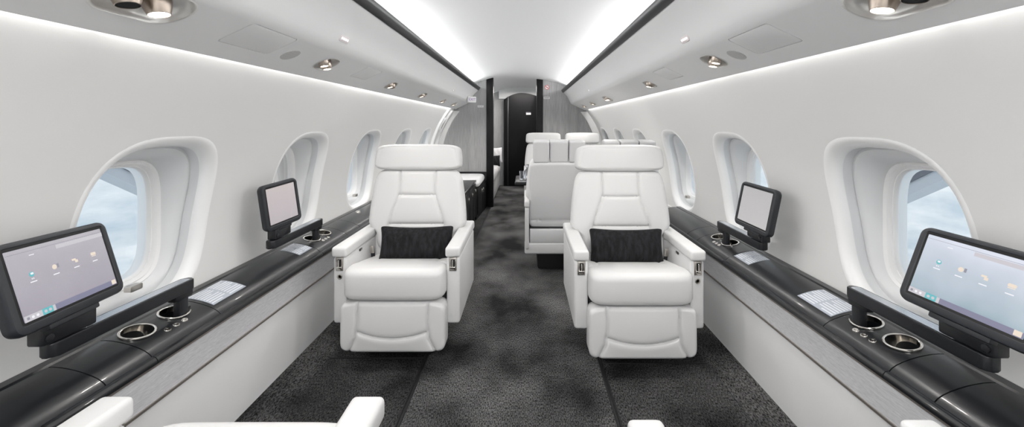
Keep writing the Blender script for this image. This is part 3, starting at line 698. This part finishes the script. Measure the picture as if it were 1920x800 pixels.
# ------------------------------------------------------------------ seats
def seat(name, label, arm=(.242, .312), outboard=-1, split_head=False, recline=0, footrest=True, group=None, hwk=1.0):
    t_ = thing(name, label, 'seat', (0, 0, 0), 0, group)
    ai, ao = arm
    # legrest
    g = [[(-.168, .12), (-.166, .02), (-.175, -.05), (-.205, -.112)], [(.168, .125), (.166, .02), (.175, -.05), (.205, -.112)],
         [(-.158 + .316 * k / 10, -.022 - .028 * (1 - ((k - 5) / 5) ** 2)) for k in range(11)]]
    b_ = B(); pad(b_, .25 * hwk, .118, .035, .065, .018, facing(0, .035, .207, .02), m=9, grooves=g, N=110, gd=.009, gw=.0048, puff=.008); finish('legrest', b_, 'leather', t_)
    # seat cushion (a=x, b=-y, c=z)
    def csh(a, b, c, cb):
        back = smoothstep(.24, -.24, b); c2 = c - .075 * back + .020 * (abs(a) / .24) ** 4 * back
        c2 -= .004 * smoothstep(.17, .25, b)
        return a, b, c2, cb
    MC = Matrix(((1, 0, 0, 0), (0, -1, 0, .245), (0, 0, -1, 0), (0, 0, 0, 1))); MC = Matrix(((1, 0, 0, 0), (0, -1, 0, .245), (0, 0, 1, .406), (0, 0, 0, 1)))
    wfc = lambda v: 1 - .03 * smoothstep(.60, .40, v)
    gs = [[(-.165, -.25), (-.165, .02), (-.185, .085), (-.25, .10)], [(.165, -.25), (.165, .02), (.185, .085), (.25, .10)]]
    b_ = B(); pad(b_, .246 * hwk, .252, .079, .076, .036, MC, m=9, grooves=gs, N=84, wf=wfc, shape=csh, puff=.004, gd=.004); finish('seat_cushion', b_, 'leather', t_)
    b_ = B(); rbox(b_, -ai + .004, ai - .004, .09, .56, .21, .35, .01, 2); finish('seat_frame', b_, 'base_black', t_)
    b_ = B(); rbox(b_, -.17, .17, .14, .50, .0, .22, .02, 2); finish('pedestal', b_, 'base_black', t_)
    # arms
    for sg in (-1, 1):
        x0, x1 = sorted((sg * ai, sg * ao)); mid = (x0 + x1) / 2
        b_ = B(); rbox(b_, x0 + .002, x1 - .002, .068, .615, .195, .520, .014, 3); ar = finish('armrest', b_, 'leather', t_)
        b_ = B(); rbox(b_, x0 - .002, x1 + .002, .055, .620, .522, .572, .013, 4); finish('armrest_cap', b_, 'leather', ar)
        if ao - ai > .05:
            b_ = B(); rbox(b_, mid - .018, mid + .018, .062, .072, .455, .520, .002, 2); pl = finish('control_plate', b_, 'steel', ar)
            b_ = B(); rbox(b_, mid - .0085, mid + .0105, .0600, .0645, .464, .512, .001, 1)
            finish('slot', b_, 'gap_black', pl)
            b_ = B(); rbox(b_, mid - .003, mid + .003, .052, .062, .474, .510, .001, 1); rbox(b_, mid - .014, mid + .014, .050, .062, .470, .479, .002, 2); rbox(b_, mid - .010, mid + .006, .054, .0615, .462, .467, .001, 1)
            finish('lever', b_, 'chrome', pl)
        if sg == outboard:
            xi = sg * (ai - .0005)
            b_ = B(); rbox(b_, min(xi, xi - sg * .004), max(xi, xi - sg * .004), .215, .245, .503, .515, .001, 1); sk = finish('socket', b_, 'plastic_black', ar)
            b_ = B(); rbox(b_, min(xi - sg * .003, xi - sg * .005), max(xi - sg * .003, xi - sg * .005), .222, .238, .506, .512, 0); finish('socket_mouth', b_, 'steel', sk)
            if ao - ai > .05:
                b_ = B(); lathe(b_, [(.013, 0), (.013, .004), (.009, .005), (.007, .002), (.003, .002)], 20, facing(mid, .070, .425)); finish('jack', b_, 'steel', ar)
            b_ = B(); rbox(b_, -.012, .012, -.006, .006, -.022, .022, .004, 2, Matrix.Translation((sg * (ai - .020), .34, .475)) @ Matrix.Rotation(.25, 4, 'X')); bk = finish('buckle', b_, 'steel', t_)
            b_ = B(); rbox(b_, -.011, .011, -.002, .002, -.05, -.015, .001, 1, Matrix.Translation((sg * (ai - .020), .345, .475)) @ Matrix.Rotation(.25, 4, 'X')); finish('belt', b_, 'plastic_dark', bk)
    # back group, tilted about its foot
    T = Matrix.Translation((0, .44, .45)) @ Matrix.Rotation(-math.radians(7 + recline), 4, 'X')
    def add(nm, fn, m_, par=t_):
        b2 = B(); fn(b2); b2.transform(T); return finish(nm, b2, m_, par)
    F0 = lambda x, y, z: facing(x, y, z)
    lo_, hi_ = .235 / .284, .865
    def wf(v): return lo_ + (1 - lo_) * smoothstep(-.62, -.30, v) - (1 - hi_) * max(0, (v + .30) / 1.3) ** 1.5
    gb = [[(-.104, .235), (-.104, .09), (-.112, .065), (-.145, -.03), (-.158, -.09), (-.160, -.2)], [(.104, .235), (.104, .09), (.112, .065), (.145, -.03), (.158, -.09), (.160, -.2)],
          [(-.104, .083), (.104, .083)], [(-.156, -.082), (.156, -.082)]]
    kw = 1.0 if ao - ai > .05 else .93
    add('backrest', lambda q: pad(q, .284 * kw, .235, .03, .06, .036, F0(0, 0, .225), m=9, grooves=gb, N=110, wf=wf, puff=.012, gd=.008, gw=.0048), 'leather')
    add('back_shell', lambda q: pad(q, .255 * kw, .27, .02, .06, .02, Matrix.Translation((0, .065, .16)) @ Matrix(((-1, 0, 0, 0), (0, 0, 1, 0), (0, 1, 0, 0), (0, 0, 0, 1))), m=12, N=40, grooves=[[(-.25, -.20), (.25, -.20)]] if split_head else ()), 'leather_grey' if split_head else 'leather')
    if not split_head:
        gh = [[(-.235, -.04), (-.215, .045), (-.19, .058), (.19, .058), (.215, .045), (.235, -.04)]]
        add('headrest', lambda q: pad(q, .252 * (1 if kw == 1 else .98), .076, .050, .05, .024, F0(0, .0, .527), m=7, N=64, puff=.006, grooves=gh, gd=.002, gw=.004, wf=lambda v: 1 - .02 * v - .02 * v * v, bfun=lambda u: 1 - .05 * abs(u) ** 3), 'leather')
    else:
        for x, hw_ in ((-.142, .063), (0, .0725), (.142, .063)):
            def fn(q, x=x, hw_=hw_): pad(q, hw_, .086, .05, .06, .013, F0(x, .01 + .01 * (x != 0), .514), m=16 if x == 0 else 11, N=30, puff=.004)
            add('headrest', fn, 'leather_grey')
    if split_head:
        b_ = B(); rbox(b_, -ao, ao, .50, .605, .155, .245, .015, 3); finish('rear_skirt', b_, 'leather', t_)
        b_ = B(); rbox(b_, -ai + .004, ai - .004, .52, .602, .244, .345, .006, 2); finish('rear_panel', b_, 'leather_grey', t_)
    return t_
s1 = seat('lounge_seat', 'white leather lounge seat facing the camera, left of the aisle', outboard=-1, group='white leather lounge seats'); s1.location = (-.586, 1.915, 0)
s2 = seat('lounge_seat', 'white leather lounge seat facing the camera, right of the aisle', outboard=1, group='white leather lounge seats'); s2.location = (.588, 1.86, 0)
for (x, y, z, hw_, lab, yw) in ((-.557, 2.245, .513, .203, 'black velvet pillow lying on the left lounge seat', .02), (.590, 2.19, .513, .199, 'black velvet pillow lying on the right lounge seat', -.015)):
    t_ = thing('throw_pillow', lab, 'pillow', (x, y, z), 0, 'black pillows on the lounge seats'); b_ = B(); pillow(b_, hw_, .093, .055, facing(0, 0, 0, .22, yw), 40); finish('cover', b_, 'velvet', t_, sharp=80)
# pair with their backs to the camera
s3 = seat('lounge_seat', 'grey backed seat turned away with a three piece headrest, beside the aisle', arm=(.236, .273), outboard=0, split_head=True, group='white leather lounge seats'); s3.location = (.312, 3.77, 0); s3.rotation_euler = (0, 0, PI)
clone(s3, (.868, 3.77, 0), PI, 'grey backed seat turned away with a three piece headrest, beside the window', 'white leather lounge seats')
s5 = seat('lounge_seat', 'far white seat facing forward beside the aisle, before the grey bulkhead', arm=(.236, .273), outboard=0, group='white leather lounge seats'); s5.location = (.300, 5.28, 0)
clone(s5, (.857, 5.28, 0), 0, 'far white seat facing forward beside the window, before the grey bulkhead', 'white leather lounge seats')
# nearest pair, reclined, only their front edges in view
s7 = seat('lounge_seat', 'nearest white seat at the bottom left, only armrests and cushion edge showing', outboard=1, recline=68, group='white leather lounge seats'); s7.location = (-.578, .955, 0); s7.rotation_euler = (0, 0, PI)
s8 = seat('lounge_seat', 'nearest white seat at the bottom right, only armrest tip showing', outboard=-1, recline=68, group='white leather lounge seats'); s8.location = (.565, .885, 0); s8.rotation_euler = (0, 0, PI)
# table between the far groups
t_ = thing('dining_table', 'dark glossy table between the two far seat pairs', 'table', (.52, 4.1, 0))
b_ = B(); rbox(b_, -.575, .52, -.26, .22, .590, .625, .008, 3); finish('tabletop', b_, 'ledge_black', t_)
b_ = B(); rbox(b_, .06, .20, -.08, .06, .0, .592, .01, 2); finish('leg', b_, 'base_black', t_)
t_ = thing('glass_tumbler', 'clear glass tumbler on the dark table', 'glass', (.02, 4.0, .625))
b_ = B(); lathe(b_, [(.001, .002), (.028, .0005), (.031, .01), (.034, .085), (.032, .085), (.029, .014), (.001, .012)], 28, caps=False); finish('tumbler', b_, 'crystal', t_)
t_ = thing('glass_decanter', 'clear stoppered glass decanter on the dark table', 'glass', (.07, 4.12, .625))
b_ = B(); lathe(b_, [(.001, .001), (.040, .001), (.042, .01), (.040, .07), (.018, .10), (.014, .12), (.018, .135), (.001, .14)], 28, caps=False); finish('bottle', b_, 'crystal', t_)

# ------------------------------------------------------------------ outside
for s, P1, P2, lab in ((-1, (-4.0, 3.70, .84), (-4.0, 4.75, .21), 'grey wing panel seen through the first left window'), (1, (4.0, 3.55, .83), (4.0, 4.9, .02), 'grey wing panel seen through the first right window')):
    a, b = Vector(P1), Vector(P2)
    t_ = thing('wing_panel', lab, 'wing', tuple(a)); b_ = B()
    def slab(z0, z1, o_, th, m_):
        b2 = B(); v = [Vector((0, 0, z0)), b - a + Vector((0, 0, z0)), b - a + Vector((0, 0, z1)), Vector((0, 0, z1))]
        d = Vector((s * th, 0, 0)); e = Vector((s * o_, 0, 0))
        lo = [b2.verts.new(p + e) for p in v]; hi = [b2.verts.new(p + d + e) for p in v]
        b2.faces.new(lo); b2.faces.new(hi[::-1])
        for i in range(4): b2.faces.new((lo[i], hi[i], hi[(i + 1) % 4], lo[(i + 1) % 4]))
        return b2
    b_.free(); finish('skin', slab(.12, 1.3, 0, .25, 0), 'wing_grey', t_); finish('flap', slab(0, .12, .02, .2, 0), 'wing_light', t_)

# ------------------------------------------------------------------ world: bright sky above hazy cloud deck
w = bpy.data.worlds.new('World'); C.world = w; w.use_nodes = True; nt = w.node_tree; n = nt.nodes; l = nt.links; n.clear()
out = n.new('ShaderNodeOutputWorld'); bg = n.new('ShaderNodeBackground'); tc = n.new('ShaderNodeTexCoord')
mp = n.new('ShaderNodeMapping'); mp.inputs['Scale'].default_value = (1, 1, 2.6); no = n.new('ShaderNodeTexNoise'); no.inputs['Scale'].default_value = 7; no.inputs['Detail'].default_value = 8; no.inputs['Roughness'].default_value = .62
l.new(tc.outputs['Generated'], mp.inputs[0]); l.new(mp.outputs[0], no.inputs['Vector'])
sp = n.new('ShaderNodeSeparateXYZ'); l.new(tc.outputs['Generated'], sp.inputs[0])
el = n.new('ShaderNodeMapRange'); el.inputs['From Min'].default_value = -.17; el.inputs['From Max'].default_value = -.05; l.new(sp.outputs['Z'], el.inputs['Value'])
ad = n.new('ShaderNodeMath'); ad.operation = 'MULTIPLY_ADD'; ad.inputs[1].default_value = .55; l.new(el.outputs[0], ad.inputs[0])
mr = n.new('ShaderNodeMapRange'); mr.inputs['From Min'].default_value = .38; mr.inputs['From Max'].default_value = .72; l.new(no.outputs['Fac'], mr.inputs['Value']); l.new(mr.outputs[0], ad.inputs[2])
mx = n.new('ShaderNodeMix'); mx.data_type = 'RGBA'; mx.clamp_factor = True; mx.inputs[6].default_value = (.50, .60, .67, 1); mx.inputs[7].default_value = (.86, .89, .90, 1)
l.new(ad.outputs[0], mx.inputs[0]); l.new(mx.outputs[2], bg.inputs[0]); bg.inputs[1].default_value = 1.1; l.new(bg.outputs[0], out.inputs[0])

# ------------------------------------------------------------------ cabin end behind the camera, lamps and an added fill
b_ = B(); pr = [(-1.07, 0), (1.07, 0)] + [(W(.5 + .88 * k / 12), .5 + .88 * k / 12) for k in range(13)] + [(.7, zc(.7)), (.4, zc(.4)), (0, zc(0)), (-.4, zc(.4)), (-.7, zc(.7))] + [(-W(1.38 - .88 * k / 12), 1.38 - .88 * k / 12) for k in range(13)]
prism(b_, pr, Y0 - .04, Y0, YX); tag(finish('wall_forward', b_, 'wall_white'), 'white forward bulkhead behind the camera', 'wall', kind='structure')
def area(name, loc_, size, size_y, e, target=None, rot=None, col=(1, 1, 1)):
    ld = bpy.data.lights.new(name, 'AREA'); ld.shape = 'RECTANGLE'; ld.size = size; ld.size_y = size_y; ld.energy = e; ld.color = col
    o = bpy.data.objects.new(name, ld); COL.objects.link(o); o.location = loc_
    d = Vector(target); z = -d.normalized(); y = Vector((0, 1, 0)); x = y.cross(z).normalized(); y = z.cross(x)
    o.rotation_euler = Matrix((x, y, z)).transposed().to_euler()
    return o
Lc = 7.6
for s in (-1, 1):
    for a, b, kc, ks in ((-1.95, 2.2, 2.1, 1.5), (2.2, 4.2, 3.0, 2.2), (4.2, YB[s] - .25, 3.2, 2.8)):
        area('cove_light', (s * .655, (a + b) / 2, 1.708), .02, b - a, kc * (b - a), (-s, 0, .12), col=(1, 1, 1))
        area('sidewash_light', (s * .943, (a + b) / 2, 1.408), .010, b - a, ks * (b - a), (s * .2, 0, -1), col=(1, .99, .97))
area('fill_light', (0, -1.0, 1.84), .9, 1.4, 45, (0, 0, -1))  # unseen soft fill, added behind the camera to brighten the seat fronts
area('aft_light', (0, 7.0, 1.80), .5, .8, 16, (0, 0, -1), col=(1, .95, .92))

# ------------------------------------------------------------------ camera
cam = bpy.data.cameras.new('camera'); co = bpy.data.objects.new('camera', cam); COL.objects.link(co); C.camera = co
co.location = (CX, 0, CZ); co.rotation_euler = (PI / 2, 0, 0)
cam.sensor_width = 36; cam.lens = F * 36 / 1920; cam.shift_x = -(985 - 960) / 1920; cam.shift_y = -(400 - 233) / 1920; cam.clip_start = .02
vs = C.view_settings; vs.view_transform = 'Standard'; vs.look = 'None'; vs.exposure = .15; vs.gamma = 1; vs.use_curve_mapping = False
